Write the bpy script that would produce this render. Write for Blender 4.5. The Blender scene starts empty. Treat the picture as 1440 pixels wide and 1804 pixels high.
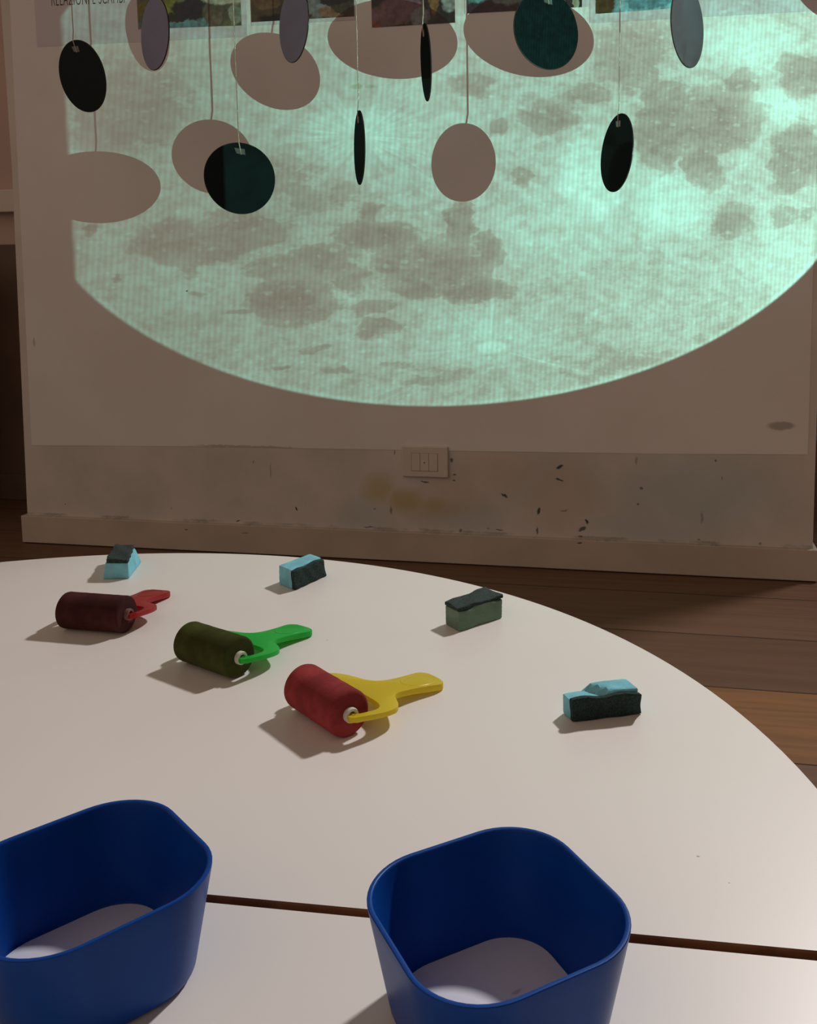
import bpy, bmesh, math, random
from mathutils import Vector, Matrix
random.seed(7)
C = bpy.context.scene.collection
PI = math.pi
D = bpy.data

# ------------------------------------------------------------------ node helpers
class NT:
    def __init__(s, tree): s.t = tree; s.n = tree.nodes; s.l = tree.links
    def new(s, typ, **kw):
        n = s.n.new(typ)
        for k, v in kw.items(): setattr(n, k, v)
        return n
    def put(s, sock, v):
        if isinstance(v, bpy.types.NodeSocket): s.l.new(v, sock)
        elif v is not None: sock.default_value = v
    def m(s, op, a, b=None, c=None, clamp=False):
        n = s.new('ShaderNodeMath', operation=op); n.use_clamp = clamp
        s.put(n.inputs[0], a); s.put(n.inputs[1], b); s.put(n.inputs[2], c)
        return n.outputs[0]
    def vm(s, op, a, b=None, out=0):
        n = s.new('ShaderNodeVectorMath', operation=op)
        s.put(n.inputs[0], a)
        if b is not None: s.put(n.inputs[1], b)
        return n.outputs[out]
    def mr(s, v, a, b, c=0.0, d=1.0, smooth=True):
        n = s.new('ShaderNodeMapRange'); n.clamp = True
        n.interpolation_type = 'SMOOTHSTEP' if smooth else 'LINEAR'
        s.put(n.inputs[0], v)
        for i, x in enumerate((a, b, c, d)): s.put(n.inputs[1 + i], x)
        return n.outputs[0]
    def noise(s, vec, scale, detail=3.0, rough=.55, dist=0.0, col=False):
        n = s.new('ShaderNodeTexNoise')
        s.put(n.inputs['Vector'], vec); n.inputs['Scale'].default_value = scale
        n.inputs['Detail'].default_value = detail; n.inputs['Roughness'].default_value = rough
        n.inputs['Distortion'].default_value = dist
        return n.outputs[1 if col else 0]
    def mix(s, f, a, b, typ='MIX'):
        n = s.new('ShaderNodeMix', data_type='RGBA', blend_type=typ)
        s.put(n.inputs[0], f); s.put(n.inputs[6], a); s.put(n.inputs[7], b)
        return n.outputs[2]
    def comb(s, x, y, z=0.0):
        n = s.new('ShaderNodeCombineXYZ')
        for i, v in enumerate((x, y, z)): s.put(n.inputs[i], v)
        return n.outputs[0]
    def sep(s, v):
        n = s.new('ShaderNodeSeparateXYZ'); s.put(n.inputs[0], v); return n.outputs
    def warp(s, vec, scale, amt, detail=3.0):
        c = s.noise(vec, scale, detail, .6, col=True)
        return s.vm('ADD', vec, s.vm('MULTIPLY', s.vm('SUBTRACT', c, (.5, .5, .5)), (amt, amt, 0)))
    def blobs(s, vec, lst, soft=.6, acc=None):
        """soft-edged ellipses (x, y, rx, ry, [angle], strength) joined by maximum"""
        for b in lst:
            x, y, rx, ry = b[:4]; st = b[-1]; ang = b[4] if len(b) == 6 else 0
            v = s.vm('SUBTRACT', vec, (x, y, 0))
            if ang:
                n = s.new('ShaderNodeVectorRotate', rotation_type='Z_AXIS')
                s.put(n.inputs['Vector'], v); n.inputs['Angle'].default_value = -math.radians(ang)
                v = n.outputs[0]
            ln = s.vm('LENGTH', s.vm('MULTIPLY', v, (1 / rx, 1 / ry, 0)), out=1)
            f = s.mr(ln, 1 + soft * .5, 1 - soft * .5, 0.0, st)
            acc = f if acc is None else s.m('MAXIMUM', acc, f)
        return acc

def mat(name, col=(.8, .8, .8), rough=.6, spec=.5, **kw):
    m = D.materials.new(name); m.use_nodes = True
    nt = NT(m.node_tree); b = nt.n['Principled BSDF']
    b.inputs['Base Color'].default_value = (*col, 1); b.inputs['Roughness'].default_value = rough
    b.inputs['Specular IOR Level'].default_value = spec
    for k, v in kw.items(): b.inputs[k].default_value = v
    m['b'] = 1
    return m, nt, b

def objco(nt):
    return nt.new('ShaderNodeTexCoord').outputs['Object']
def worldco(nt):
    return nt.new('ShaderNodeNewGeometry').outputs['Position']
def bump(nt, b, h, strength=.3, dist=.001):
    n = nt.new('ShaderNodeBump'); n.inputs['Strength'].default_value = strength
    n.inputs['Distance'].default_value = dist
    nt.put(n.inputs['Height'], h); nt.put(b.inputs['Normal'], n.outputs[0])

def flat(name, col, rough=.6, spec=.5, var=.12, scale=40, bmp=0, bscale=600, bdist=.0006):
    """plain colour with gentle natural variation"""
    m, nt, b = mat(name, col, rough, spec)
    co = objco(nt)
    n = nt.noise(co, scale, 4)
    lo = tuple(c * (1 - var) for c in col) + (1,); hi = tuple(min(1, c * (1 + var)) for c in col) + (1,)
    nt.put(b.inputs['Base Color'], nt.mix(nt.mr(n, .3, .7), lo, hi))
    if bmp: bump(nt, b, nt.noise(co, bscale, 3), bmp, bdist)
    return m

# ------------------------------------------------------------------ mesh helpers
def obj(name, bm, m, parent=None, smooth=False, loc=None):
    me = D.meshes.new(name)
    bmesh.ops.recalc_face_normals(bm, faces=bm.faces[:])
    bm.to_mesh(me); bm.free()
    for mm in (m if isinstance(m, (list, tuple)) else [m]): me.materials.append(mm)
    if smooth:
        for p in me.polygons: p.use_smooth = True
        try: me.set_sharp_from_angle(angle=math.radians(38))
        except Exception: pass
    o = D.objects.new(name, me); C.objects.link(o)
    if parent: o.parent = parent
    if loc: o.location = loc
    return o
def thing(name, label, cat, loc=(0, 0, 0), rz=0, group=None):
    o = D.objects.new(name, None); C.objects.link(o); o.empty_display_size = .02
    o.location = loc; o.rotation_euler = (0, 0, rz); tag(o, label, cat, group); return o
def tag(o, label, cat, group=None):
    o['label'] = label; o['category'] = cat
    if group: o['group'] = group
    return o
def struct(name, bm, m, parent=None):
    o = obj(name, bm, m, parent)
    if not parent: o['kind'] = 'structure'
    return o
def box(bm, x0, x1, y0, y1, z0, z1, bev=0, seg=2):
    r = bmesh.ops.create_cube(bm, size=1)
    vs = r['verts']
    for v in vs:
        v.co = Vector((x0 if v.co.x < 0 else x1, y0 if v.co.y < 0 else y1, z0 if v.co.z < 0 else z1))
    if bev:
        es = [e for e in bm.edges if e.verts[0] in vs and e.verts[1] in vs]
        bmesh.ops.bevel(bm, geom=es, offset=bev, segments=seg, affect='EDGES', profile=.5)
    return bm
def ring_loft(bm, rings, cap0=True, cap1=True, closed=False):
    R = [[bm.verts.new(p) for p in r] for r in rings]
    n = len(R[0]); K = len(R)
    for i in range(K if closed else K - 1):
        a, b = R[i], R[(i + 1) % K]
        for j in range(n): bm.faces.new((a[j], a[(j + 1) % n], b[(j + 1) % n], b[j]))
    if not closed:
        if cap0: bm.faces.new(R[0][::-1])
        if cap1: bm.faces.new(R[-1])
    return bm
def tube(bm, pts, r, n=8):
    rings = []
    for i, p in enumerate(pts):
        a = Vector(pts[max(i - 1, 0)]); b = Vector(pts[min(i + 1, len(pts) - 1)])
        t = (b - a).normalized(); u = t.orthogonal().normalized() if abs(t.z) < .9 else t.cross(Vector((0, 1, 0))).normalized()
        w = t.cross(u)
        rings.append([Vector(p) + r * (math.cos(k * 2 * PI / n) * u + math.sin(k * 2 * PI / n) * w) for k in range(n)])
    return ring_loft(bm, rings)
def lathe_x(bm, prof, n=40, jit=0.0, closed=False):
    """profile of (x, r) spun about the local x axis"""
    rings = [[(x, r * math.cos(k * 2 * PI / n), r * math.sin(k * 2 * PI / n)) for k in range(n)] for x, r in prof]
    return ring_loft(bm, rings, closed=closed, cap0=not closed, cap1=not closed)

# ------------------------------------------------------------------ camera
HC = .679
cam = D.cameras.new('camera'); co = D.objects.new('camera', cam); C.objects.link(co)
cam.sensor_fit = 'HORIZONTAL'; cam.sensor_width = 36; cam.lens = 1600 * 36 / 1440
cam.shift_x = -(858.2856 - 720) / 1440; cam.shift_y = -(902 - 694.593) / 1440
r_ = Vector((.98219335, .18770073, -.00804133)); u_ = Vector((-.01367472, .11411392, .99337355)); f_ = Vector((-.18737457, .97557493, -.11464868))
M = Matrix((r_, u_, -f_)).transposed().to_4x4(); M.translation = (0, 0, HC)
co.matrix_world = M
cam.clip_start = .02
bpy.context.scene.camera = co

TZ = .36159            # table top height
WY = 2.15              # wall plane
BY = WY - .001         # face of the paper sheet on the wall

# ------------------------------------------------------------------ setting materials
DARK = [(-0.236,0.252,0.0107,0.0047,25,1.00),(-0.236,0.221,0.0121,0.0027,-12,1.00),(-0.371,0.177,0.0107,0.0034,-28,1.00),(-0.287,0.141,0.0040,0.0107,-12,1.00),(-0.290,0.092,0.0027,0.0107,0,0.80),(-0.170,0.120,0.0040,0.0081,25,1.00),(-0.181,0.101,0.0107,0.0054,35,0.90),(-0.184,0.083,0.0067,0.0024,0,0.90),(-0.573,0.205,0.0121,0.0021,-8,0.90),(-0.496,0.226,0.0040,0.0027,0,0.90),(-0.498,0.211,0.0040,0.0020,0,0.90),(-0.914,0.124,0.0030,0.0067,22,1.00),(-0.661,0.129,0.0034,0.0121,0,0.60),(-0.704,0.131,0.0040,0.0034,0,0.60),(-0.649,0.277,0.0016,0.0067,0,0.80),(-0.503,0.262,0.0044,0.0060,0,0.80),(-0.482,0.084,0.0040,0.0054,0,0.70),(-0.385,0.090,0.0107,0.0021,0,0.80),(-0.413,0.093,0.0034,0.0027,0,0.60),(-0.721,0.083,0.0161,0.0019,0,0.80),(-1.076,0.086,0.0081,0.0016,18,0.90),(-1.265,0.112,0.0013,0.0034,0,0.80),(-1.027,0.242,0.0013,0.0054,0,0.80),(-0.981,0.220,0.0027,0.0242,0,0.35),(-1.578,0.110,0.0016,0.0020,0,0.90),(-0.041,0.207,0.0054,0.0040,0,0.70),(-0.048,0.167,0.0040,0.0027,0,0.70),(0.129,0.277,0.0027,0.0040,0,0.80),(0.145,0.236,0.0020,0.0040,0,0.60),(-0.053,0.272,0.0040,0.0134,0,0.40),(0.101,0.141,0.0040,0.0161,0,0.40),(0.235,0.085,0.0040,0.0040,0,0.60),(0.095,0.088,0.0040,0.0027,0,0.70),(-0.224,0.145,0.0107,0.0034,12,0.50),(-1.218,0.059,0.0067,0.0020,0,0.80),(-1.053,0.057,0.0121,0.0019,0,0.50),(-0.186,0.070,0.0067,0.0027,0,0.90)]
YEL = [(-0.696,0.182,0.0395,0.0335,0,0.55),(-0.622,0.151,0.0476,0.0265,0,0.65),(-0.549,0.147,0.0295,0.0174,0,0.55),(-0.579,0.138,0.0905,0.0251,0,0.30)]
TEAL = [(-0.286,0.213,0.0905,0.0671,0,0.30),(-0.162,0.203,0.0604,0.0604,0,0.30),(0.090,0.198,0.1677,0.0805,0,0.45),(-0.470,0.121,0.0805,0.0403,0,0.35),(-0.735,0.118,0.0537,0.0403,0,0.35),(-0.027,0.111,0.1611,0.0336,0,0.28)]
ORA = [(-0.23,0.18,0.09,0.08,0,0.35),(-0.36,0.24,0.10,0.05,0,0.30),(-0.50,0.16,0.08,0.06,0,.25)]

def wall_material(name, base):
    m, nt, b = mat(name, base, .85, .3)
    p = nt.sep(worldco(nt)); v = nt.comb(p[0], p[2])
    n = nt.noise(v, 5, 5)
    c = nt.mix(nt.mr(n, .3, .7), tuple(x * .9 for x in base) + (1,), tuple(min(1, x * 1.06) for x in base) + (1,))
    w = nt.warp(v, 14, .05)
    c = nt.mix(nt.blobs(w, TEAL, 1.4), c, (base[0] * .55, base[1] * .82, base[2] * .85, 1))
    c = nt.mix(nt.blobs(w, YEL, 1.3), c, (.42, .34, .10, 1))
    c = nt.mix(nt.blobs(w, ORA, 1.3), c, (.55, .38, .24, 1))
    w2 = nt.warp(nt.warp(v, 90, .008), 300, .004)
    c = nt.mix(nt.blobs(w2, [(a, b2, r1 * .85, r2 * .8, an, st * .92) for a, b2, r1, r2, an, st in DARK], .7), c, (.022, .045, .055, 1))
    # scuff line along the top of the skirting
    g = nt.mr(nt.m('ABSOLUTE', nt.m('SUBTRACT', nt.sep(w2)[1], .081)), .0055, .001)
    g = nt.m('MULTIPLY', g, nt.mr(nt.noise(v, 9, 4), .45, .62, 0, .45))
    c = nt.mix(g, c, (.10, .085, .065, 1))
    nt.put(b.inputs['Base Color'], c)
    bump(nt, b, nt.noise(v, 220, 3), .12, .001)
    return m
M_wall = wall_material('painted_wall', (.60, .555, .52))
M_skirt = wall_material('painted_skirting', (.50, .43, .365))

m, nt, b = mat('white_backdrop_paper', (.72, .70, .69), .9, .2)
p = nt.sep(worldco(nt)); v = nt.comb(p[0], p[2])
c = nt.mix(nt.mr(nt.noise(v, 3, 4), .3, .7), (.70, .67, .65, 1), (.75, .73, .72, 1))
sm = nt.blobs(nt.warp(v, 60, .01), [(0.273,0.363,0.0295,0.0094,0,0.6),(-1.666,0.199,0.004,0.0537,0,0.4),(-1.052,0.282,0.1342,0.003,0,0.5),(-1.19,.681,.003,.0025,0,1),(-1.64,.55,.004,.012,0,.4)], .6)
c = nt.mix(sm, c, (.22, .17, .13, 1))
yl = nt.blobs(nt.warp(v, 40, .01), [(-.724, 1.164, .014, .006, 0, .5), (-.69, 1.163, .014, .004, 0, .3)], .8)
c = nt.mix(yl, c, (.35, .33, .12, 1))
nt.put(b.inputs['Base Color'], c); M_paper = m

m, nt, b = mat('wood_planks', (.2, .12, .07), .55, .16)
p = nt.sep(worldco(nt))
yy = nt.m('DIVIDE', nt.m('SUBTRACT', 2.012, p[1]), .2395)
idx = nt.m('FLOOR', yy); fr = nt.m('FRACT', yy)
wn = nt.new('ShaderNodeTexWhiteNoise', noise_dimensions='1D'); nt.put(wn.inputs['W'], nt.m('ADD', idx, 3.0))
gv = nt.comb(nt.m('ADD', nt.m('MULTIPLY', p[0], 1.2), nt.m('MULTIPLY', idx, 7.3)), nt.m('MULTIPLY', p[1], 22.0))
gr = nt.noise(gv, 2.2, 6, .6, .6)
c = nt.mix(wn.outputs[0], (.150, .081, .050, 1), (.182, .100, .063, 1))
near = nt.m('MULTIPLY', nt.mr(idx, 1.5, 1.6), nt.mr(idx, 2.6, 2.5))     # the one honey-coloured board
c = nt.mix(near, c, (.262, .124, .052, 1))
c = nt.mix(nt.mr(gr, .35, .7, 0, .45), c, (.098, .054, .031, 1))
gap = nt.m('MAXIMUM', nt.mr(fr, .012, .004), nt.mr(fr, .990, .997))
c = nt.mix(gap, c, (.03, .016, .01, 1))
nt.put(b.inputs['Base Color'], c); bump(nt, b, gr, .15, .001); M_floor = m

M_farwall = flat('far_wall_paint', (.50, .37, .32), .85, .3, .06, 3)
M_ledge = flat('white_ledge_paint', (.62, .56, .50), .6, .4, .04, 6)
M_base_shade = flat('brown_baseboard_and_shade', (.13, .085, .06), .7, .3, .15, 5)  # baseboard brown, also the colour of the shade painted on the far wall
M_cab = flat('dark_wood', (.075, .045, .02), .5, .4, .25, 9)

# ------------------------------------------------------------------ setting
bm = bmesh.new(); box(bm, -4.2, 3.2, -2.2, 4.2, -.05, 0); struct('floor', bm, M_floor)
bm = bmesh.new()
rr = []
for z in (0, .5, 1.0, 2.9):
    xl = -1.698 + .025 * min(z, 1.0); xr = .352 - .004 * z
    rr.append([(xl, WY, z), (xr, WY, z), (xr, WY + .14, z), (xl, WY + .14, z)])
ring_loft(bm, rr); struct('wall_back', bm, M_wall)
bm = bmesh.new(); box(bm, -1.707, .362, WY - .013, WY + .15, .003, .0775, .002); struct('baseboard_back', bm, M_skirt)
bm = bmesh.new(); box(bm, -4.2, -1.2, 2.62, 2.74, 0, 2.6); struct('wall_far', bm, M_farwall)
bm = bmesh.new(); box(bm, -4.2, -1.2, 2.585, 2.62, .935, 1.005, .003); struct('trim_1', bm, M_ledge)
bm = bmesh.new(); box(bm, -4.2, -1.2, 2.612, 2.62, 0, .835, .002); struct('shade_panel', bm, M_base_shade)  # added panel: shade over the lower far wall, put in as dark colour
bm = bmesh.new(); box(bm, -4.2, -1.2, 2.60, 2.612, 0, .085, .002); struct('baseboard_far', bm, M_base_shade)

# dark wooden cupboard in the far corner, left of the pier
cb = thing('cupboard', 'dark wooden cupboard in the gloom at the left edge behind the white wall', 'cupboard', (-2.62, 2.38, 0))
bm = bmesh.new(); box(bm, -.42, .46, -.17, .19, .05, .79, .004); obj('body', bm, M_cab, cb)
bm = bmesh.new(); box(bm, -.40, .44, -.15, .17, 0, .05); obj('plinth', bm, M_cab, cb)
for sx in (-1, 1):
    bm = bmesh.new(); box(bm, .02 + sx * .215 - .205, .02 + sx * .215 + .205, -.186, -.171, .07, .77, .003); dr = obj('door', bm, M_cab, cb)
    bm = bmesh.new(); tube(bm, [(.02 + sx * .05, -.205, .40), (.02 + sx * .05, -.205, .50)], .006); obj('handle', bm, M_cab, dr)

# big sheet of paper taped over the wall for the projection
bm = bmesh.new()
vs = []
for y in (BY, WY - .0002):
    vs.append([(-1.668, y, .270), (-1.2, y, .279), (-.6, y, .284), (0, y, .291), (.334, y, .298), (.328, y, 1.76), (-1.640, y, 1.76)])
ring_loft(bm, vs)
tag(obj('paper_backdrop', bm, M_paper), 'large white paper sheet covering the wall above the stained strip', 'paper')

# socket plate
M_plate = flat('ivory_plastic', (.60, .545, .49), .45, .4, .03, 20)
M_gap = flat('shadow_gap_plastic', (.10, .085, .07), .6, .3, .02, 20)
sw = thing('wall_socket', 'white three-module wall socket plate low on the stained wall', 'socket', (-.5695, WY, .256))
bm = bmesh.new(); box(bm, -.0590, .0590, -.0085, 0, -.0380, .0400, .003, 3); pl = obj('faceplate', bm, M_plate, sw)
bm = bmesh.new(); box(bm, -.0345, .0335, -.0088, -.004, -.0225, .0225); obj('module_frame', bm, M_gap, pl)
for k in range(3):
    bm = bmesh.new(); x0 = -.0338 + k * .0224; box(bm, x0, x0 + .0218, -.0098, -.004, -.0219, .0219, .0008); mo = obj('module', bm, M_plate, sw)
    if k == 1:
        bm = bmesh.new(); tube(bm, [(x0 + .0109, -.0101, -.001), (x0 + .0109, -.006, -.001)], .0016, 10); obj('contact_hole', bm, flat('black_hole', (.006, .006, .006), .7, .1, 0), mo)

# ------------------------------------------------------------------ sheets and photographs on the wall
M_sheet = flat('glossy_white_sheet', (.585, .55, .585), .5, .2, .03, 6)
M_ink = flat('brown_black_ink', (.05, .035, .04), .7, .2, 0)
def sheet(bm, x0, x1, zb0, zb1, zt, y, t=.0006):
    ring_loft(bm, [[(x0, y, zb0), (x1, y, zb1), (x1, y, zt), (x0, y, zt)], [(x0, y + t, zb0), (x1, y + t, zb1), (x1, y + t, zt), (x0, y + t, zt)]])
bm = bmesh.new(); sheet(bm, -1.576, -1.000, 1.3035, 1.2955, 1.62, BY - .0006, .0007)
tsh = obj('text_sheet', bm, M_sheet); tag(tsh, 'pale lilac sheet lettered RELAZIONI E SCAMBI at the top left of the wall', 'sheet')
cu = D.curves.new('lettering', 'FONT'); cu.body = 'RELAZIONI E SCAMBI'; cu.size = .050; cu.extrude = .0002; cu.offset = -.0009; cu.space_character = 1.06
to = D.objects.new('lettering', cu); C.objects.link(to)
dg = bpy.context.evaluated_depsgraph_get(); me = D.meshes.new_from_object(to.evaluated_get(dg)); D.objects.remove(to); 
xs = [v.co.x for v in me.vertices]; w = max(xs) - min(xs)
me.transform(Matrix.Translation((-min(xs), 0, 0))); me.transform(Matrix.Diagonal((.203 / w, 1, 1, 1)))
me.materials.clear(); me.materials.append(M_ink)
lt = D.objects.new('lettering', me); C.objects.link(lt); lt.parent = tsh
lt.location = (-1.527, BY - .0008, 1.4005); lt.rotation_euler = (PI / 2, math.radians(1.6), 0)
bm = bmesh.new(); sheet(bm, -0.168, 0.336, 1.2765, 1.2725, 1.62, BY - .0006, .0007)
tag(obj('mount_sheet', bm, M_sheet), 'white mounting sheet at the top right of the wall under the blue and brown print', 'sheet')

def photo(name, label, x0, x1, zb0, zb1, base, items, scale=10, border=None):
    m, nt, b = mat(name + '_print', base, .3, .5)
    p = nt.sep(worldco(nt)); v = nt.comb(p[0], p[2])
    w = nt.warp(nt.warp(v, 25, .03), 90, .012)
    c = nt.mix(nt.mr(nt.noise(v, 30, 4), .35, .65), tuple(x * .6 for x in base) + (1,), tuple(min(1, x * 1.4) for x in base) + (1,))
    for (x, z, rx, rz, col) in items:
        cc = nt.mix(nt.mr(nt.noise(v, 60, 4), .3, .7), tuple(q * .65 for q in col) + (1,), tuple(min(1, q * 1.3) for q in col) + (1,))
        c = nt.mix(nt.blobs(w, [(x, z, rx, rz, 1.0)], .25), c, cc)
    nt.put(b.inputs['Base Color'], c)
    bm = bmesh.new(); sheet(bm, x0, x1, zb0, zb1, zb0 + .17, BY - .0012, .0015)
    o = tag(obj(name, bm, m), label, 'photo', 'photographs in a row along the top of the wall')
    if border:
        bm = bmesh.new(); a, bt, r, tp = border
        sheet(bm, x0 - a, x1 + r, zb0 - bt, zb1 - bt, zb0 + .17 + tp, BY - .0008, .0008); obj('white_border', bm, M_sheet, o)
    return o
photo('photo_print', 'leftmost photo print with a dark shoe and a teal band, between two hanging discs', -1.290, -1.014, 1.3300, 1.3225, (.10, .10, .05),
      [(-1.19, 1.3345, .12, .020, (.10, .19, .21)), (-1.225, 1.3745, .07, .018, (.16, .15, .02)), (-1.20, 1.3505, .06, .008, (.02, .02, .01)), (-1.145, 1.3675, .05, .024, (.012, .014, .022)), (-1.075, 1.3645, .04, .035, (.075, .065, .045)), (-1.085, 1.3395, .02, .025, (.12, .09, .06)), (-1.03, 1.3495, .018, .025, (.20, .22, .17)), (-1.05, 1.3995, .07, .025, (.35, .34, .27))], border=(.004, .0, .012, .0))
photo('photo_print', 'dark brown photo print directly behind a slim grey hanging disc', -0.988, -0.726, 1.3285, 1.3260, (.045, .030, .018),
      [(-.90, 1.3345, .07, .012, (.004, .004, .004)), (-.95, 1.3745, .04, .02, (.11, .06, .03)), (-.955, 1.3995, .02, .012, (.30, .27, .22)), (-.815, 1.3745, .035, .05, (.16, .15, .16)), (-.775, 1.3745, .04, .024, (.012, .012, .014)), (-.785, 1.3385, .03, .012, (.20, .09, .06)), (-.745, 1.3495, .03, .014, (.035, .03, .02))], border=(.0, .008, .003, 0))
photo('photo_print', 'photo print of a child in a mauve jumper behind the edge-on disc', -0.683, -0.481, 1.2980, 1.2970, (.02, .02, .022),
      [(-.615, 1.3345, .052, .034, (.15, .085, .11)), (-.665, 1.3245, .026, .022, (.17, .10, .12)), (-.672, 1.3025, .018, .010, (.22, .07, .035)), (-.627, 1.3055, .035, .012, (.13, .075, .09)), (-.565, 1.3135, .024, .024, (.15, .17, .19)), (-.60, 1.3735, .03, .008, (.3, .32, .3)), (-.572, 1.3645, .010, .010, (.32, .25, .16)), (-.532, 1.3545, .012, .035, (.20, .10, .035)), (-.492, 1.3515, .022, .03, (.24, .26, .25))])
photo('photo_print', 'teal and black photo print behind the round dark disc', -0.452, -0.186, 1.3155, 1.3130, (.02, .022, .025),
      [(-.43, 1.3495, .06, .03, (.10, .26, .27)), (-.39, 1.3245, .07, .02, (.035, .02, .03)), (-.35, 1.3595, .05, .03, (.15, .2, .2)), (-.20, 1.3345, .008, .03, (.3, .3, .22))], border=(.006, .0, .016, 0))
photo('photo_print', 'sky blue and brown photo print at the right of the row', -0.155, 0.022, 1.2960, 1.2975, (.18, .36, .42),
      [(-.135, 1.3295, .022, .05, (.06, .035, .012)), (-.04, 1.3145, .05, .012, (.10, .24, .30)), (.0, 1.3345, .05, .012, (.30, .5, .55)), (-.07, 1.3395, .03, .02, (.10, .30, .36)), (-.02, 1.3595, .06, .012, (.12, .28, .34))])

# ------------------------------------------------------------------ hanging discs
def sheen(name, col, k, rough):
    m = D.materials.new(name); m.use_nodes = True; nt = NT(m.node_tree); nt.n.remove(nt.n['Principled BSDF'])
    d = nt.new('ShaderNodeBsdfDiffuse'); d.inputs[0].default_value = (*col, 1)
    g = nt.new('ShaderNodeBsdfGlossy'); g.inputs[0].default_value = (1, 1, 1, 1); g.inputs[1].default_value = rough
    mx = nt.new('ShaderNodeMixShader'); mx.inputs[0].default_value = k
    nt.l.new(d.outputs[0], mx.inputs[1]); nt.l.new(g.outputs[0], mx.inputs[2]); nt.l.new(mx.outputs[0], nt.n['Material Output'].inputs[0]); return m
M_black = sheen('glossy_black_acrylic', (.007, .0135, .0145), .010, .08)
M_grey = flat('slate_grey_backing', (.22, .24, .34), .7, .15, .05, 15); M_grey2 = flat('dull_grey_backing', (.085, .056, .070), .7, .15, .05, 15)
M_edge = sheen('brown_black_edge', (.045, .030, .026), .01, .3)
M_thread = flat('undyed_cotton_thread', (.50, .42, .35), .9, .1, .1, 300)
M_tape = mat('clear_tape', (.10, .11, .11), .12, .6)[0]
RD = .0769; YD = WY - .2507
DISCS = [  # x, z, yaw of the disc plane, pitch, grey side to the viewer, label
    (-1.2838, 1.1609, -.341, -.2203, 0, 'tilted black disc hanging at the far left of the wall'),
    (-1.1012, 1.2429, -.6537, 0, 1, 'slim mauve grey disc hanging beside the lettered sheet'),
    (-.9136, .9260, .6038, 0, 0, 'round black disc with a dark green sheen, lowest of the hanging discs'),
    (-.7773, 1.2429, -.7689, 0, 1, 'dark grey half-turned disc hanging in front of the brown photo print'),
    (-.6376, .9808, -1.0996, 0, 0, 'thin edge-on disc hanging below the mauve jumper photo at mid wall'),
    (-.4885, 1.1493, -1.1911, -.05, 0, 'thin edge-on disc hanging against the mauve jumper photo'),
    (-.2360, 1.1987, .6785, 0, 0, 'round dark teal disc hanging high in front of the teal photo print'),
    (-.0932, .9507, -1.0890, .06, 0, 'narrow black disc hanging alone over the bright right part of the moon'),
    (.0431, 1.1893, 1.1235, 0, 1, 'pale grey half-turned disc hanging at the top right of the moon'),
    (.6380, 1.2510, .55, 0, 0, 'round black disc hanging past the right edge, shading the top right corner of the moon'),
]
def make_disc(i, X, Z, yaw, pitch, grey, label):
    t = thing('hanging_disc', label, 'disc', (X, YD, Z - RD), 0, 'discs hanging on threads before the projected moon')
    Rm = Matrix.Rotation(yaw, 4, 'Z') @ Matrix.Rotation(-pitch, 4, 'X')
    rnd = random.Random(i + 3); ph = rnd.uniform(0, 6); ph2 = rnd.uniform(0, 6)
    n = 72; bm = bmesh.new(); rings = []
    for (y, s) in ((-.0013, .985), (-.0009, 1.0), (.0009, 1.0), (.0013, .985)):
        ring = []
        for k in range(n):
            a = 2 * PI * k / n; r = RD * s * (1 + .010 * math.cos(2 * a + ph) * .5 + .007 * math.cos(3 * a + ph2))
            ring.append(Rm @ Vector((r * math.cos(a), y, r * math.sin(a))) + Vector((0, 0, RD)))
        rings.append(ring)
    R = [[bm.verts.new(p) for p in r] for r in rings]
    for a, b2 in zip(R, R[1:]):
        for j in range(n):
            fc = bm.faces.new((a[j], a[(j + 1) % n], b2[(j + 1) % n], b2[j])); fc.material_index = 2
    f0 = bm.faces.new(R[0][::-1]); f1 = bm.faces.new(R[-1])
    f0.material_index = 1 if grey else 0; f1.material_index = 0 if grey else 1
    o = obj('disc', bm, [M_black, M_grey2 if i == 8 else M_grey, M_edge], t)
    fr = (Rm @ Vector((0, -1, 0))); topv = Rm @ Vector((0, 0, RD)) + Vector((0, 0, RD))
    side = -1 if grey else 1
    a1 = topv + fr * .0022 * side; low = Rm @ Vector((.004, -.0022 * side, RD * .66)) + Vector((0, 0, RD))
    bm = bmesh.new(); tube(bm, [(topv.x, topv.y, 2.45 - (Z - RD)), (topv.x, topv.y, topv.z + .02), tuple(a1), tuple((a1 + low) / 2 + fr * .0004), tuple(low)], .0011, 7); obj('thread', bm, M_thread, t)
    bm = bmesh.new()
    q = [Rm @ Vector((x, -.0019 * side, z)) + Vector((0, 0, RD)) for x, z in ((-.010, RD * .84), (.012, RD * .82), (.013, RD * .66), (-.006, RD * .69))]
    q2 = [v + Rm @ Vector((0, .0006 * side, 0)) for v in q]
    ring_loft(bm, [q, q2]); obj('tape', bm, M_tape, t)
for i, d in enumerate(DISCS): make_disc(i, *d)

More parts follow.
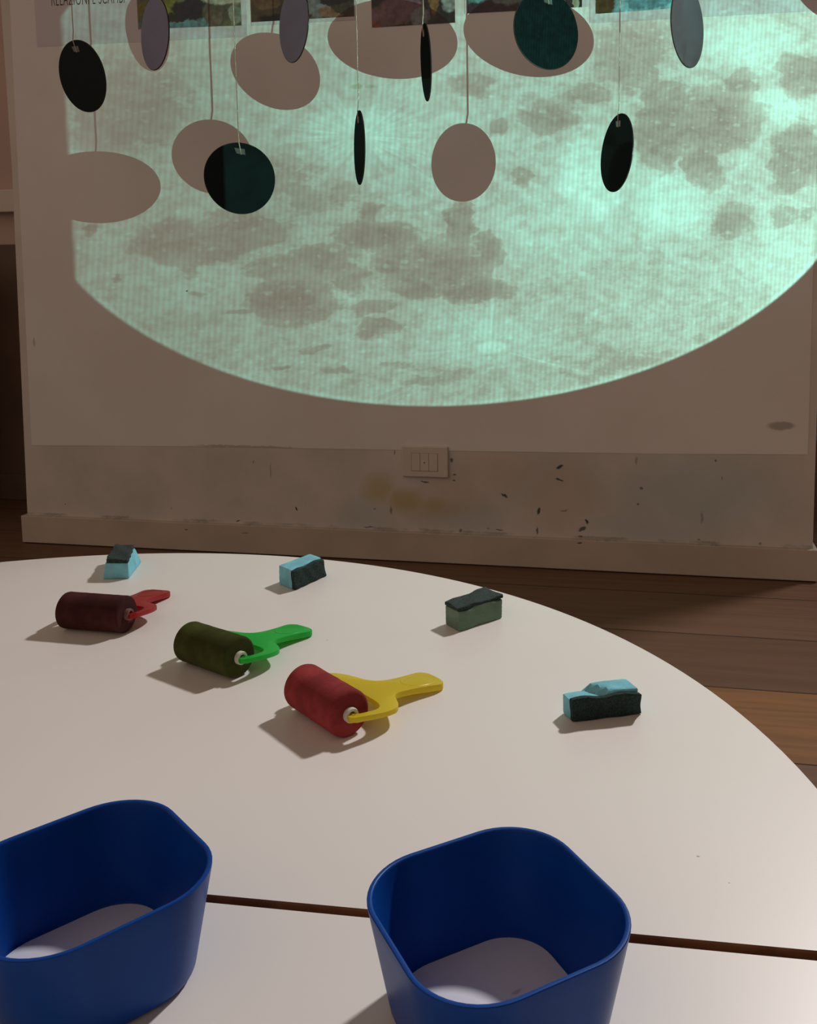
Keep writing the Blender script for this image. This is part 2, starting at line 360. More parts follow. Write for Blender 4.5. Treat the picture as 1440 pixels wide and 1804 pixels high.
# ------------------------------------------------------------------ table: two half rounds pushed together
m, nt, b = mat('white_laminate', (.80, .755, .715), .38, .45)
co_ = worldco(nt); n = nt.noise(co_, 3, 4)
c = nt.mix(nt.mr(n, .3, .7), (.80, .752, .712, 1), (.825, .785, .75, 1))
v = nt.comb(nt.sep(co_)[0], nt.sep(co_)[1])
c = nt.mix(nt.blobs(v, [(.0245, .4905, .0009, .0007, 0, .8), (-.296, .757, .0008, .0008, 0, .7), (.04, .47, .0006, .0005, 0, .5)], .6), c, (.25, .22, .2, 1))
nt.put(b.inputs['Base Color'], c); M_lam = m
M_tedge = flat('cream_edge_band', (.72, .66, .58), .5, .4, .05, 20)
M_core = flat('dark_seam_edge', (.24, .12, .06), .7, .2, .2, 60)
M_steel = flat('grey_steel_tube', (.35, .35, .36), .35, .5, .03, 20)
TC = Vector((-.47189, .40052)); TR = .600; PH = math.radians(2.58)
def half_top(sign, gap0, gap1):
    n = 96; pts = []
    for k in range(n + 1):
        a = (0 if sign > 0 else PI) + PI * k / n
        pts.append((TR * math.cos(a), TR * math.sin(a)))
    out = []
    for x, y in pts:
        g = (gap0 + (gap1 - gap0) * (x + TR) / (2 * TR))
        out.append((x, y if abs(y) > g else sign * 0 + (0.0 if sign > 0 else -g)))
    return out
def make_table(name, label, sign, gap0, gap1):
    t = thing(name, label, 'table', (TC.x, TC.y, 0), PH)
    o2 = half_top(sign, gap0, gap1)
    bm = bmesh.new()
    def ins(s):
        cy = sign * .25; return [(x * (1 - s / TR), y + (cy - y) * s / .25 * .5) for x, y in o2]
    rings = [[(x, y, TZ - .025) for x, y in ins(.001)], [(x, y, TZ - .024) for x, y in o2], [(x, y, TZ - .0012) for x, y in o2], [(x, y, TZ) for x, y in ins(.0008)]]
    ring_loft(bm, rings)
    for f in bm.faces:
        nz = abs(f.normal.z) if f.normal.length else 0
    bmesh.ops.recalc_face_normals(bm, faces=bm.faces[:])
    for f in bm.faces:
        cc = f.calc_center_median()
        if f.normal.z > .5 or f.normal.z < -.5: f.material_index = 0
        elif abs(cc.y) < .02 and abs(f.normal.y) > .9: f.material_index = 2
        else: f.material_index = 1
    obj('tabletop', bm, [M_lam, M_tedge, M_core], t)
    for (x, y) in ((-.42, .10), (.42, .10), (0, .48)):
        bm = bmesh.new(); tube(bm, [(x, y * sign, 0.008), (x, y * sign, TZ - .0255)], .016, 16); lg = obj('leg', bm, M_steel, t, True)
        bm = bmesh.new(); tube(bm, [(x, y * sign, 0), (x, y * sign, .012)], .019, 16); obj('foot_cap', bm, M_core, lg)
    return t
make_table('half_round_table', 'white half-round tabletop carrying the rollers and sponges, beyond the dark seam', 1, .003, .005)
make_table('half_round_table', 'white half-round tabletop on the near side of the dark seam, under the blue cups', -1, .0032, .0062)

# ------------------------------------------------------------------ foam paint rollers
RR, RL = .01717, .0653
def foam(name, top):
    m, nt, b = mat(name, top, .95, .1)
    co = objco(nt)
    f = nt.mr(nt.noise(co, 45, 4), .35, .68)
    nt.put(b.inputs['Base Color'], nt.mix(f, tuple(x * .72 for x in top) + (1,), tuple(x * 1.2 for x in top) + (1,)))
    b.inputs['Sheen Weight'].default_value = .15; b.inputs['Sheen Roughness'].default_value = .6
    b.inputs['Sheen Tint'].default_value = (*[min(1, x * 3 + .05) for x in top], 1)
    bump(nt, b, nt.noise(co, 1300, 3), .6, .0007)
    return m
def plastic(name, col, trans=.45):
    m = D.materials.new(name); m.use_nodes = True; nt = NT(m.node_tree); b = nt.n['Principled BSDF']
    b.inputs['Base Color'].default_value = (*col, 1); b.inputs['Roughness'].default_value = .3
    b.inputs['Specular IOR Level'].default_value = .5
    tr = nt.new('ShaderNodeBsdfTranslucent'); tr.inputs[0].default_value = (*col, 1)
    mx = nt.new('ShaderNodeMixShader'); mx.inputs[0].default_value = trans
    nt.l.new(b.outputs[0], mx.inputs[1]); nt.l.new(tr.outputs[0], mx.inputs[2])
    nt.l.new(mx.outputs[0], nt.n['Material Output'].inputs[0]); return m
M_hub = flat('white_hub_plastic', (.70, .66, .58), .4, .5, .03, 50)

HALF = [(.0345, -.0035), (.0395, -.0045), (.0428, .0000), (.0437, .008), (.0445, .018), (.0440, .0270), (.0412, .0345), (.0352, .0400), (.0272, .0440), (.0196, .0475), (.0150, .0525), (.0132, .0600), (.0130, .0700), (.0138, .0800), (.0150, .0890), (.0150, .0945), (.0125, .0985), (.0070, .1005), (0, .1010)]
INNER = [(0, .0285), (.015, .0285), (.026, .0280), (.0330, .0255), (.0366, .0200), (.0376, .0120), (.0374, .0060), (.0352, .0036)]
def spline(pts, k=4):
    out = []
    for i in range(len(pts) - 1):
        p0 = pts[max(i - 1, 0)]; p1 = pts[i]; p2 = pts[i + 1]; p3 = pts[min(i + 2, len(pts) - 1)]
        for j in range(k):
            t = j / k
            out.append(tuple(.5 * (2 * p1[d] + (p2[d] - p0[d]) * t + (2 * p0[d] - 5 * p1[d] + 4 * p2[d] - p3[d]) * t * t + (3 * p1[d] - p0[d] - 3 * p2[d] + p3[d]) * t ** 3) for d in (0, 1)))
    out.append(pts[-1]); return out
def handle_mesh(tip):
    outer = spline(HALF, 3); inner = spline(INNER, 3)
    right = outer; left = [(-x, y) for x, y in outer[::-1]][1:]
    innL = [(-x, y) for x, y in inner[::-1]]; innR = inner[1:]
    # walk: right outer from the arm end to the grip tip, down the left outer, back along the inside of the fork
    loop = right + left + innL + innR
    loop = [(x + .004 * min(max((y - .03) / .03, 0), 1), y) for x, y in loop]
    bm = bmesh.new()
    slope = (RR + .0015 - tip) / .1
    def zt(y): return RR + .0015 - slope * max(y, 0) if y < .1 else tip
    def th(y): return .0042 + .0012 * min(max((y - .04) / .04, 0), 1)
    vs = [bm.verts.new((x, y, zt(y))) for x, y in loop]
    f = bm.faces.new(vs)
    if f.normal.z < 0: f.normal_flip()
    bm.normal_update()
    bmesh.ops.triangulate(bm, faces=[f], ngon_method='EAR_CLIP')
    top = bm.faces[:]
    ext = bmesh.ops.extrude_face_region(bm, geom=top)
    nv = [g for g in ext['geom'] if isinstance(g, bmesh.types.BMVert)]
    for v in nv: v.co.z -= th(v.co.y)
    bmesh.ops.recalc_face_normals(bm, faces=bm.faces[:])
    # soft edge all round the outline
    es = [e for e in bm.edges if len(e.link_faces) == 2 and e.calc_face_angle(0) > .8 and abs(e.verts[0].co.z - e.verts[1].co.z) < .003 and (e.verts[0].co - e.verts[1].co).length > 1e-5
          and (abs(e.link_faces[0].normal.z) > .7) != (abs(e.link_faces[1].normal.z) > .7)]
    bmesh.ops.bevel(bm, geom=es, offset=.0008, segments=2, affect='EDGES', profile=.6)
    return bm
def grip_dimple(tip):
    # shallow thumb dish on the grip: an oval ring rim
    bm = bmesh.new(); n = 32; slope = (RR + .0015 - tip) / .1
    rings = []
    for (s, dz) in ((1.0, .0000), (.96, .0003), (.90, .0003), (.86, .0001)):
        ring = []
        for k in range(n):
            a = 2 * PI * k / n; x = .004 + .0112 * s * math.cos(a); y = .083 + .0160 * s * math.sin(a)
            ring.append((x, y, RR + .0015 - slope * y + dz))
        rings.append(ring)
    ring_loft(bm, rings, cap0=False, cap1=False); return bm
def make_roller(x, y, a, fm, hm, label, tip, hubm=None):
    t = thing('paint_roller', label, 'paint roller', (x, y, TZ), a, 'foam paint rollers on the table')
    bm = bmesh.new(); h = RL / 2
    prof = [(-h, .0050)] + [(-h, .0146)] + [(-h + .0028 * (1 - math.cos(q)), .0146 + .0026 * math.sin(q)) for q in (.5, 1.0, PI / 2)]
    prof += [(-h + .0028 + (2 * h - .0056) * k / 12, RR + random.uniform(-.00012, .00012)) for k in range(1, 12)]
    prof += [(h - .0028 * (1 - math.cos(q)), .0146 + .0026 * math.sin(q)) for q in (PI / 2, 1.0, .5)] + [(h, .0146), (h, .0050)]
    lathe_x(bm, prof, 48, closed=True)
    for v in bm.verts: v.co.z += RR
    obj('foam_sleeve', bm, fm, t, True)
    for s in (-1, 1):
        bm = bmesh.new()
        lathe_x(bm, [(s * (h - .012), .0024), (s * (h - .012), .0050), (s * (h + .0026), .0056), (s * (h + .0038), .0052), (s * (h + .0038), .0034), (s * (h + .0026), .0028)], 28, closed=True)
        for v in bm.verts: v.co.z += RR
        obj('hub', bm, hubm or M_hub, t, True)
    hd = obj('handle', handle_mesh(tip), hm, t, True)
    for s in (-1, 1):
        bm = bmesh.new(); tube(bm, [(s * (h - .008), 0, RR), (s * (h + .0058), 0, RR)], .0017, 14); obj('axle_pin', bm, hm, hd, True)
    obj('thumb_rim', grip_dimple(tip), hm, hd, True)
M_hubs = {0: flat('maroon_stained_hub', (.20, .11, .09), .5, .3, .1, 80), 1: M_hub, 2: M_hub}
make_roller(-.5215, .7456, -.0219, foam('maroon_foam', (.060, .018, .017)), plastic('red_plastic', (.52, .022, .025)), 'maroon foam paint roller with a red plastic handle', .0056, M_hubs[0])
make_roller(-.3683, .6816, -.4113, foam('olive_foam', (.050, .058, .014)), plastic('green_plastic', (.030, .66, .085)), 'dark olive green foam paint roller with a bright green handle', .0058)
make_roller(-.2404, .6075, -.6562, foam('brick_red_foam', (.29, .042, .044)), plastic('yellow_plastic', (.86, .72, .030)), 'brick red foam paint roller with a yellow plastic handle', .0058)

# ------------------------------------------------------------------ sponges
def sponge_foam(name, col):
    m, nt, b = mat(name, col, .9, .15)
    co = objco(nt)
    vo = nt.new('ShaderNodeTexVoronoi'); vo.inputs['Scale'].default_value = 420; nt.put(vo.inputs['Vector'], co)
    pore = nt.mr(vo.outputs['Distance'], .10, .35)
    c = nt.mix(nt.mr(nt.noise(co, 60, 3), .3, .7), tuple(x * .86 for x in col) + (1,), tuple(min(1, x * 1.1) for x in col) + (1,))
    nt.put(b.inputs['Base Color'], nt.mix(nt.m('MULTIPLY', nt.m('SUBTRACT', 1.0, pore), .14), c, tuple(x * .6 for x in col) + (1,)))
    bump(nt, b, pore, .4, .0006)
    return m
def pad_mat(name, col):
    m, nt, b = mat(name, col, .8, .35)
    co = objco(nt)
    n = nt.noise(co, 700, 4, .7)
    c = nt.mix(nt.mr(n, .35, .7), tuple(x * .35 for x in col) + (1,), tuple(x * 1.5 for x in col) + (1,))
    nt.put(b.inputs['Base Color'], c); bump(nt, b, n, 1.0, .0015); return m
M_blue = sponge_foam('sky_blue_foam', (.22, .58, .68)); M_gfoam = sponge_foam('sage_green_foam', (.165, .255, .18))
M_pad = pad_mat('dark_green_scourer', (.020, .046, .042)); M_pad2 = pad_mat('grey_green_scourer', (.034, .062, .058))
def block(bot, top, z0, z1, nx=16, ny=8, nz=6, fn=None, rnd=.0016, seed=0):
    """soft block between two quads (A,B,C,D corners in table coordinates)"""
    bm = bmesh.new(); r = bmesh.ops.create_cube(bm, size=1)
    bmesh.ops.subdivide_edges(bm, edges=bm.edges[:], cuts=13, use_grid_fill=True)
    A = [Vector(p) for p in bot]; B = [Vector(p) for p in top]
    L1 = (A[2] - A[1]).length; L0 = (A[1] - A[0]).length; H = z1 - z0
    rn = random.Random(seed)
    for v in bm.verts:
        s, t, w = v.co.x + .5, v.co.y + .5, v.co.z + .5     # s along A-B, t along B-C, w up
        # round the corners by pulling coordinates in
        dx, dy, dz = abs(s - .5) * 2 * L0 / 2, abs(t - .5) * 2 * L1 / 2, abs(w - .5) * 2 * H / 2
        ex, ey, ez = max(0, dx - (L0 / 2 - rnd)), max(0, dy - (L1 / 2 - rnd)), max(0, dz - (H / 2 - rnd))
        ln = math.sqrt(ex * ex + ey * ey + ez * ez)
        if ln > rnd:
            q = rnd / ln
            dx, dy, dz = dx - ex * (1 - q), dy - ey * (1 - q), dz - ez * (1 - q)
        s2 = .5 + math.copysign(dx / L0, s - .5); t2 = .5 + math.copysign(dy / L1, t - .5); w2 = .5 + math.copysign(dz / H, w - .5)
        def q4(P, s, t): return (P[0] * (1 - s) + P[1] * s) * (1 - t) + (P[3] * (1 - s) + P[2] * s) * t
        p = q4(A, s2, t2) * (1 - w2) + q4(B, s2, t2) * w2
        v.co = Vector((p.x, p.y, z0 + w2 * H))
        if fn: v.co = fn(v.co, s2, t2, w2)
        v.co += Vector((rn.uniform(-1, 1), rn.uniform(-1, 1), rn.uniform(-.5, .5))) * .00012
    return bm
def V2(*p): return [Vector(q) for q in p]
def shift(P, o): return [p - o for p in P]
def make_sponge(label, A, B, Cc, Dd, topQ, h, pad, fm, pm, fn=None, padt=.004, pull=0):
    """pad: 'top' or 'front' (the B-C face)"""
    o = (Vector(A) + Vector(Cc)) / 2
    t = thing('sponge', label, 'sponge', (o.x, o.y, TZ), 0, 'cut pieces of kitchen sponge on the table')
    bot = [Vector(p) - o for p in (A, B, Cc, Dd)]; top = [Vector(p) - o for p in topQ]
    if pad == 'top':
        obj('foam', block(bot, [b + (q - b) * .85 for b, q in zip(bot, top)], 0, h - padt * .75, fn=fn, seed=1), fm, t, True)
        ctr = sum(top, Vector((0, 0))) / 4
        bq = [ctr + (q - ctr) * (1.02 + pull) for q in top]
        def wav(c, s, tt, w):
            return c + Vector((math.sin(tt * 23 + s * 4) * .0005, math.cos(tt * 17) * .0004, math.sin(tt * 9 + s * 5) * .0007 * w))
        obj('scourer', block(bq, bq, h - padt, h, fn=wav, rnd=.0012, seed=2), pm, t, True)
    else:
        d = ((bot[0] - bot[1]) + (bot[3] - bot[2])).normalized()
        f = padt
        def inn(Q): return [Q[0], Q[1] + d * f * .8, Q[2] + d * f * .8, Q[3]]
        def pq(Q): return [Q[1] + d * f, Q[1], Q[2], Q[2] + d * f]
        obj('foam', block(inn(bot), inn(top), 0.0, h, fn=fn, seed=3), fm, t, True)
        def wav(c, s, tt, w):
            return c + Vector((math.sin(tt * 21 + w * 6) * .0004, math.cos(tt * 13 + w * 3) * .0004, math.sin(tt * 11) * .0008 * w))
        obj('scourer', block(pq(bot), pq(top), .0002, h - .0008, fn=wav, rnd=.0012, seed=4), pm, t, True)
    return t
# far left: light blue with the scourer on top, sides leaning in
make_sponge('blue sponge with the scourer pad on top, leftmost of the row of four', (-.6071, .8826), (-.5789, .8893), (-.6003, .9501), (-.6325, .9440),
            [(-.6040, .8850), (-.5782, .8882), (-.6060, .9440), (-.6310, .9460)], .0225, 'top', M_blue, M_pad2, padt=.0055, pull=-.04)
def curl2(c, s, t, w): return c + Vector((0, 0, .0009 * math.sin(t * 7) * w))
make_sponge('blue sponge with a dark scourer on its right side, standing at the far rim', (-.4053, .8990), (-.3795, .8815), (-.3640, .9351), (-.3875, .9500),
            [(-.4053, .9000), (-.3797, .8822), (-.3655, .9320), (-.3880, .9470)], .0215, 'front', M_blue, M_pad, padt=.0065)
def curl3(c, s, t, w): return c + Vector((0, 0, .0016 * math.sin((t - .35) * 8) * w)) + Vector((.0008 * math.sin(t * 9), 0, 0))
make_sponge('sage green sponge with a crinkled scourer pad on top, near the table rim', (-.1985, .8130), (-.1812, .7962), (-.1480, .8385), (-.1680, .8600),
            [(-.1990, .8140), (-.1822, .7985), (-.1480, .8425), (-.1690, .8640)], .0225, 'top', M_gfoam, M_pad2, fn=curl3, padt=.0038)
def slit(c, s, t, w):
    # the foam is torn near the left end: the longer piece rises above the short stub
    cut = .34 + .22 * s
    if w > .5:
        d = (t - cut)
        k = (w - .5) * 2
        if d < 0: dz = -.0030 * k - .0012 * k * math.exp(d / .06)
        else: dz = k * (.0020 * (1 - math.exp(-d / .03)) * math.exp(-((d - .1) / .5) ** 2) - .0030 * math.exp(-d / .02))
        return c + Vector((0, 0, dz))
    return c
make_sponge('torn blue sponge with a black-green scourer facing front, rightmost of the row of four', (-.0690, .6505), (-.0600, .6362), (-.0105, .6585), (-.0240, .6790),
            [(-.0690, .6490), (-.0598, .6340), (-.0104, .6545), (-.0233, .6765)], .0195, 'front', M_blue, M_pad, fn=slit, padt=.0050)

# ------------------------------------------------------------------ blue cups
m, nt, b = mat('blue_plastic', (.010, .068, .32), .38, .16)
co2 = objco(nt)
nt.put(b.inputs['Base Color'], nt.mix(nt.mr(nt.noise(co2, 30, 3), .3, .7), (.0032, .050, .275, 1), (.004, .058, .305, 1)))
bump(nt, b, nt.noise(co2, 900, 2), .06, .0003); M_cup = m
m, nt, b = mat('white_paint', (.80, .78, .84), .5, .4)
co3 = objco(nt); w3 = nt.warp(co3, 60, .008)
ring = nt.mr(nt.m('ABSOLUTE', nt.m('SUBTRACT', nt.vm('LENGTH', nt.vm('SUBTRACT', nt.vm('MULTIPLY', w3, (1, 1, 0)), (.004, -.012, 0)), out=1), .013)), .0016, .0004, 0, .35)
ring = nt.m('MAXIMUM', ring, nt.blobs(w3, [(-.006, -.02, .0008, .016, 14, .4), (.002, -.022, .0007, .014, -8, .4), (.012, .004, .003, .0012, 10, .5)], .8))
nt.put(b.inputs['Base Color'], nt.mix(ring, (.86, .86, .95, 1), (.36, .34, .40, 1))); M_white = m
CA, CB, CRAD, CK, CKR, CHH = .0501, .0511, .0322, .8208, .8237, .0532
def rsq(a, b_, rad, n=12, bul=.006):
    pts = []
    for sx, sy, a0 in ((1, 1, 0), (-1, 1, 90), (-1, -1, 180), (1, -1, 270)):
        for k in range(n + 1):
            th = math.radians(a0 + 90 * k / n); pts.append((sx * (a - rad) + rad * math.cos(th), sy * (b_ - rad) + rad * math.sin(th)))
    out = []
    for x, y in pts:
        out.append((x * (1 + bul * math.cos(PI / 2 * max(-1, min(1, y / b_)))), y * (1 + bul * math.cos(PI / 2 * max(-1, min(1, x / a))))))
    return out
def cup_ring(z, off):
    k = CK + (1 - CK) * z / CHH; kr = (CK * 1.0 + (1 - CK) * z / CHH)
    rad = CRAD * (CKR + (1 - CKR) * z / CHH)
    return [(x, y, z) for x, y in rsq(CA * k - off, CB * k - off, max(rad - off, .004))]
def make_cup(x, y, a, label, plabel):
    t = thing('blue_cup', label, 'cup', (x, y, TZ), a, 'blue plastic cups on the near tabletop')
    T_ = .0026
    rings = [cup_ring(0, .0042)]
    for q in (.25, .5, .75, 1): rings.append(cup_ring(.004 * (1 - math.cos(q * PI / 2)), .004 * (1 - math.sin(q * PI / 2))))
    for k in range(1, 8): rings.append(cup_ring(.004 + (CHH - .0052) * k / 7, 0))
    rings.append(cup_ring(CHH - .0005, .0001)); rings.append(cup_ring(CHH - .0001, .0005)); rings.append(cup_ring(CHH, .0013)); rings.append(cup_ring(CHH - .0001, .0021)); rings.append(cup_ring(CHH - .0005, .0025))
    for k in range(7, 0, -1): rings.append(cup_ring(.005 + (CHH - .0062) * k / 7, T_))
    for q in (1, .75, .5, .25, 0): rings.append(cup_ring(.0020 + .003 * (1 - math.cos(q * PI / 2)), T_ + .003 * (1 - math.sin(q * PI / 2))))
    bm = bmesh.new(); ring_loft(bm, rings); obj('cup_body', bm, M_cup, t, True)
    bm = bmesh.new(); ring_loft(bm, [cup_ring(.00205, T_ + .0030), cup_ring(.0036, T_ + .0010), cup_ring(.0039, T_ + .0016)])
    o = tag(obj('white_paint', bm, M_white, None, True), plabel, 'paint', 'white layers in the blue cups'); o.location = (x, y, TZ); o.rotation_euler = (0, 0, a)
make_cup(-.2579, .3489, .9328, 'blue rounded-square cup at the bottom left, cut off by the left edge', 'white layer at the bottom of the left blue cup')
make_cup(-.0667, .3590, .6858, 'blue rounded-square cup at the bottom centre, standing whole in view', 'white layer with faint swirls at the bottom of the centre blue cup')

# ------------------------------------------------------------------ light
# ceiling lamp in the space behind the wall pier, shining past its right end onto the table
la = D.lights.new('ceiling_lamp', 'AREA'); la.shape = 'DISK'; la.size = .20; la.energy = 18.6; la.color = (1.0, .965, .95); la.spread = math.radians(95)
lo = D.objects.new('ceiling_lamp', la); C.objects.link(lo); lo.location = (.84, 2.62, 2.66)
lo.rotation_euler = (Vector((.02, .12, .36)) - lo.location).to_track_quat('-Z', 'Y').to_euler()

# projector: a spot with a slide of the full moon
MARE = [(-0.114,-0.431,0.065,0.075,0.55),(-0.190,-0.480,0.058,0.074,0.60),(-0.296,-0.516,0.050,0.053,0.50),(-0.458,-0.469,0.073,0.048,0.45),(-0.591,-0.404,0.070,0.051,0.60),(-0.060,-0.329,0.037,0.088,0.80),(0.013,-0.414,0.038,0.063,0.80),(-0.066,-0.489,0.082,0.088,0.85),(-0.010,-0.575,0.078,0.050,0.85),(-0.128,-0.519,0.063,0.087,0.75),(-0.245,-0.375,0.091,0.055,0.85),(-0.261,-0.283,0.032,0.045,0.55),(-0.367,-0.462,0.074,0.061,0.65),(-0.419,-0.594,0.086,0.074,0.90),(-0.232,-0.699,0.051,0.035,0.75),(-0.235,-0.621,0.076,0.029,0.50),(-0.535,-0.337,0.105,0.071,0.68),(-0.685,-0.362,0.069,0.074,0.62),(-0.636,-0.446,0.029,0.051,0.45),(-0.382,-0.231,0.123,0.076,0.36),(-0.780,0.090,0.129,0.181,0.48),(-0.483,-0.130,0.114,0.089,0.42),(-0.844,-0.324,0.014,0.023,0.80),(-0.777,-0.494,0.011,0.015,0.60),(-0.430,-0.822,0.020,0.012,0.60),(-0.361,-0.761,0.030,0.020,0.50),(-0.524,-0.630,0.033,0.010,0.45),(-0.626,-0.560,0.016,0.012,0.40),(-0.308,-0.850,0.038,0.016,0.40),(-0.183,-0.830,0.052,0.017,0.35),(0.333,0.300,0.118,0.151,0.52),(0.425,0.031,0.073,0.170,0.80),(0.560,0.055,0.123,0.115,0.82),(0.542,-0.100,0.051,0.089,0.75),(0.626,0.201,0.049,0.049,0.55),(0.794,0.245,0.076,0.100,0.75),(0.787,-0.088,0.074,0.136,0.66),(0.628,-0.325,0.061,0.072,0.60),(0.790,-0.315,0.071,0.046,0.42),(0.133,0.067,0.078,0.063,0.60),(0.013,0.032,0.029,0.033,0.50),(0.083,-0.157,0.027,0.042,0.50),(-0.047,0.180,0.053,0.046,0.50),(0.233,0.150,0.059,0.038,0.50),(0.407,-0.876,0.249,0.084,0.34),(0.703,-0.787,0.187,0.077,0.34),(-0.090,-0.879,0.106,0.042,0.34),(0.347,-0.501,0.087,0.065,0.26),(0.214,-0.689,0.070,0.047,0.24),]
BRI = [(-0.292,0.007,0.100,0.101,0.70),(0.255,-0.186,0.085,0.151,0.70),(0.452,-0.253,0.096,0.121,0.60),(0.038,-0.746,0.122,0.089,0.50),(0.730,0.115,0.081,0.090,0.50),(0.634,0.357,0.114,0.093,0.55),(0.199,-0.346,0.189,0.161,0.32),(-0.216,0.012,0.255,0.184,0.22),(0.764,-0.428,0.110,0.159,0.30),(0.110,0.438,0.123,0.105,0.30),(-0.657,-0.519,0.081,0.078,0.25),(-0.319,-0.576,0.037,0.033,0.30),(-0.122,-0.400,0.029,0.033,0.30),]
PL = D.lights.new('projector', 'SPOT'); PL.spot_size = math.radians(95); PL.spot_blend = 0; PL.shadow_soft_size = .0012; PL.energy = 1.0
po = D.objects.new('projector', PL); C.objects.link(po)
AU, AP, UC, VC, RHO = -.54935814, -.10492108, -.44710984, .19561884, .23565378
fw0 = Vector((math.sin(AU), math.cos(AU), 0)); rt = Vector((math.cos(AU), -math.sin(AU), 0)); zu = Vector((0, 0, 1))
fw = fw0 * math.cos(AP) + zu * math.sin(AP); up = -fw0 * math.sin(AP) + zu * math.cos(AP)
# aim the lamp at the middle of the slide so that the whole picture sits inside its cone
PM = Matrix((rt, up, -fw)).transposed().to_4x4(); PM.translation = (2.03835, .45540, .79910); po.matrix_world = PM
PL.use_nodes = True
nt = NT(PL.node_tree); em = nt.n['Emission']
g = nt.new('ShaderNodeNewGeometry')
inc = nt.vm('SCALE', g.outputs['Incoming']); inc.node.inputs['Scale'].default_value = 1.0
vt = nt.new('ShaderNodeTexCoord').outputs['Normal']
s = nt.sep(vt); nz = nt.m('MULTIPLY', s[2], -1.0)
U = nt.m('DIVIDE', s[0], nz); V = nt.m('DIVIDE', s[1], nz)
P_ = nt.m('DIVIDE', nt.m('SUBTRACT', U, UC), RHO); Q_ = nt.m('DIVIDE', nt.m('SUBTRACT', V, VC), RHO)
pq = nt.comb(P_, Q_)
rad = nt.vm('LENGTH', pq, out=1)
mask = nt.mr(rad, 1.003, .992)
edge = nt.m('ADD', U, nt.m('MULTIPLY', nt.m('SUBTRACT', V, .0980), .066))
mask = nt.m('MULTIPLY', mask, nt.mr(edge, -.6535, -.6503))
mask = nt.m('MULTIPLY', mask, nt.mr(nz, .02, .06))
w1 = nt.warp(nt.warp(pq, 5.5, .10, 4), 22, .05, 4)
field = nt.blobs(w1, MARE, 1.3)
n1 = nt.noise(nt.warp(pq, 8, .08), 13, 7, .70)
n2 = nt.noise(pq, 46, 6, .75)
edgef = nt.m('ADD', field, nt.m('ADD', nt.m('MULTIPLY', nt.m('SUBTRACT', n1, .5), 1.25), nt.m('MULTIPLY', nt.m('SUBTRACT', n2, .5), .55)))
mare = nt.m('MULTIPLY', nt.mr(edgef, .22, .36), nt.m('ADD', .45, nt.m('MULTIPLY', field, .6)))
bri = nt.blobs(nt.warp(nt.warp(pq, 6, .2, 4), 30, .05, 3), BRI, 1.6)
fine = nt.mr(n2, .30, .70, 0, 1, False)
med = nt.mr(n1, .30, .70, 0, 1, False)
def craters(scale, lo, hi, seed):
    vor = nt.new('ShaderNodeTexVoronoi'); vor.inputs['Scale'].default_value = scale
    nt.put(vor.inputs['Vector'], nt.warp(nt.vm('ADD', pq, (seed, seed * .37, 0)), 40, .02))
    pick = nt.m('GREATER_THAN', nt.sep(vor.outputs['Color'])[0], .62)
    return nt.m('MULTIPLY', nt.mr(vor.outputs['Distance'], hi, lo), pick)
spots = nt.m('MAXIMUM', nt.m('MULTIPLY', craters(24, .10, .26, 3.0), .9), nt.m('MULTIPLY', craters(55, .14, .32, 9.0), .7))
# crater with rays, low in the disc
dv = nt.vm('SUBTRACT', pq, (.039, -.788, 0)); ds = nt.sep(nt.vm('MULTIPLY', dv, (1, .95, 1)))
ang = nt.m('ARCTAN2', ds[1], ds[0]); dl = nt.vm('LENGTH', dv, out=1)
rayn = nt.noise(nt.comb(nt.m('MULTIPLY', ang, 2.4), nt.m('MULTIPLY', dl, .5)), 2.2, 3, .6)
ray = nt.m('MULTIPLY', nt.mr(rayn, .55, .72), nt.mr(dl, .75, .04, 0, .20))
lip = nt.mr(nt.m('ABSOLUTE', nt.m('SUBTRACT', nt.vm('LENGTH', nt.vm('MULTIPLY', dv, (1, 1.55, 0)), out=1), .046)), .016, .002, 0, .09)
core = nt.mr(nt.vm('LENGTH', nt.vm('MULTIPLY', dv, (1, 1.55, 0)), out=1), .042, .025, 0, .16)
d2 = nt.vm('LENGTH', nt.vm('SUBTRACT', pq, (-.291, -.009, 0)), out=1)
a2s = nt.sep(nt.vm('SUBTRACT', pq, (-.291, -.009, 0)))
ray2 = nt.m('MULTIPLY', nt.mr(nt.noise(nt.comb(nt.m('MULTIPLY', nt.m('ARCTAN2', a2s[1], a2s[0]), 3.0), nt.m('MULTIPLY', d2, 2.0)), 3.0, 4, .6), .42, .72), nt.mr(d2, .42, .03, 0, .22))
n3 = nt.mr(nt.noise(nt.warp(pq, 20, .03), 27, 2, .5), .40, .60)
I = nt.m('ADD', .50, nt.m('MULTIPLY', nt.m('SUBTRACT', fine, .5), .22))
I = nt.m('ADD', I, nt.m('MULTIPLY', nt.m('SUBTRACT', med, .5), .20))
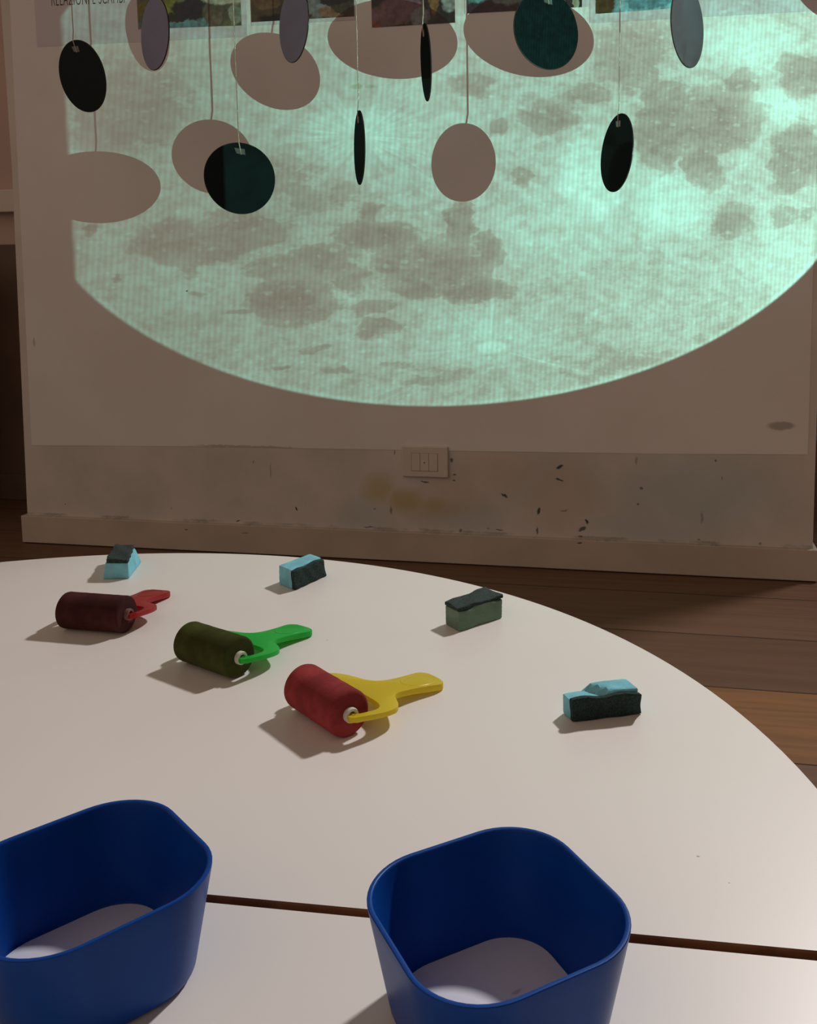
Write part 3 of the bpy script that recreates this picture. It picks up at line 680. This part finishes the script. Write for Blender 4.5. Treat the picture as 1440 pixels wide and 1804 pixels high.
I = nt.m('ADD', I, nt.m('MULTIPLY', nt.m('SUBTRACT', n3, .5), .10))
I = nt.m('ADD', I, nt.m('MULTIPLY', bri, .46))
I = nt.m('ADD', I, nt.m('ADD', ray, ray2)); I = nt.m('SUBTRACT', I, lip); I = nt.m('ADD', I, core)
I = nt.m('MULTIPLY', I, nt.m('SUBTRACT', 1.0, nt.m('MULTIPLY', mare, .60)))
I = nt.m('ADD', I, nt.m('MULTIPLY', spots, .16))
I = nt.m('ADD', I, nt.m('MULTIPLY', nt.mr(rad, .978, .994, 0, .16), nt.mr(nt.noise(pq, 7, 3), .4, .6, .4, 1)))
I = nt.m('MAXIMUM', I, .10)
st = nt.m('SINE', nt.m('MULTIPLY', U, 2200.0))                 # pixel columns of the projector
I = nt.m('MULTIPLY', I, nt.m('ADD', 1.0, nt.m('MULTIPLY', st, .12)))
tint = nt.mix(nt.mr(I, .25, .8, 0, 1, False), (.54, 1.0, .78, 1), (.37, 1.0, .80, 1))
nt.put(em.inputs['Color'], tint); nt.put(em.inputs['Strength'], nt.m('MULTIPLY', nt.m('MULTIPLY', mask, I), 640.0))

# dim room: soft warm light, a little stronger from the side behind the viewer
wd = D.worlds.new('dim_room'); bpy.context.scene.world = wd; wd.use_nodes = True
nt = NT(wd.node_tree); bg = nt.n['Background']
dv = nt.sep(nt.new('ShaderNodeTexCoord').outputs['Generated'])
k = nt.m('ADD', .052, nt.m('MULTIPLY', nt.mr(nt.m('ADD', nt.m('MULTIPLY', dv[1], -.82), nt.m('MULTIPLY', dv[0], -.57)), -.2, .95), .375))
k = nt.m('MULTIPLY', k, nt.mr(dv[2], -.6, .7, .6, 1.15))
bg.inputs['Color'].default_value = (1.0, .735, .565, 1); nt.put(bg.inputs['Strength'], k)

# ------------------------------------------------------------------ view
sc = bpy.context.scene
sc.view_settings.view_transform = 'Standard'; sc.view_settings.look = 'None'
sc.view_settings.gamma = 1; sc.view_settings.exposure = 0; sc.view_settings.use_curve_mapping = False
sc.display_settings.display_device = 'sRGB'
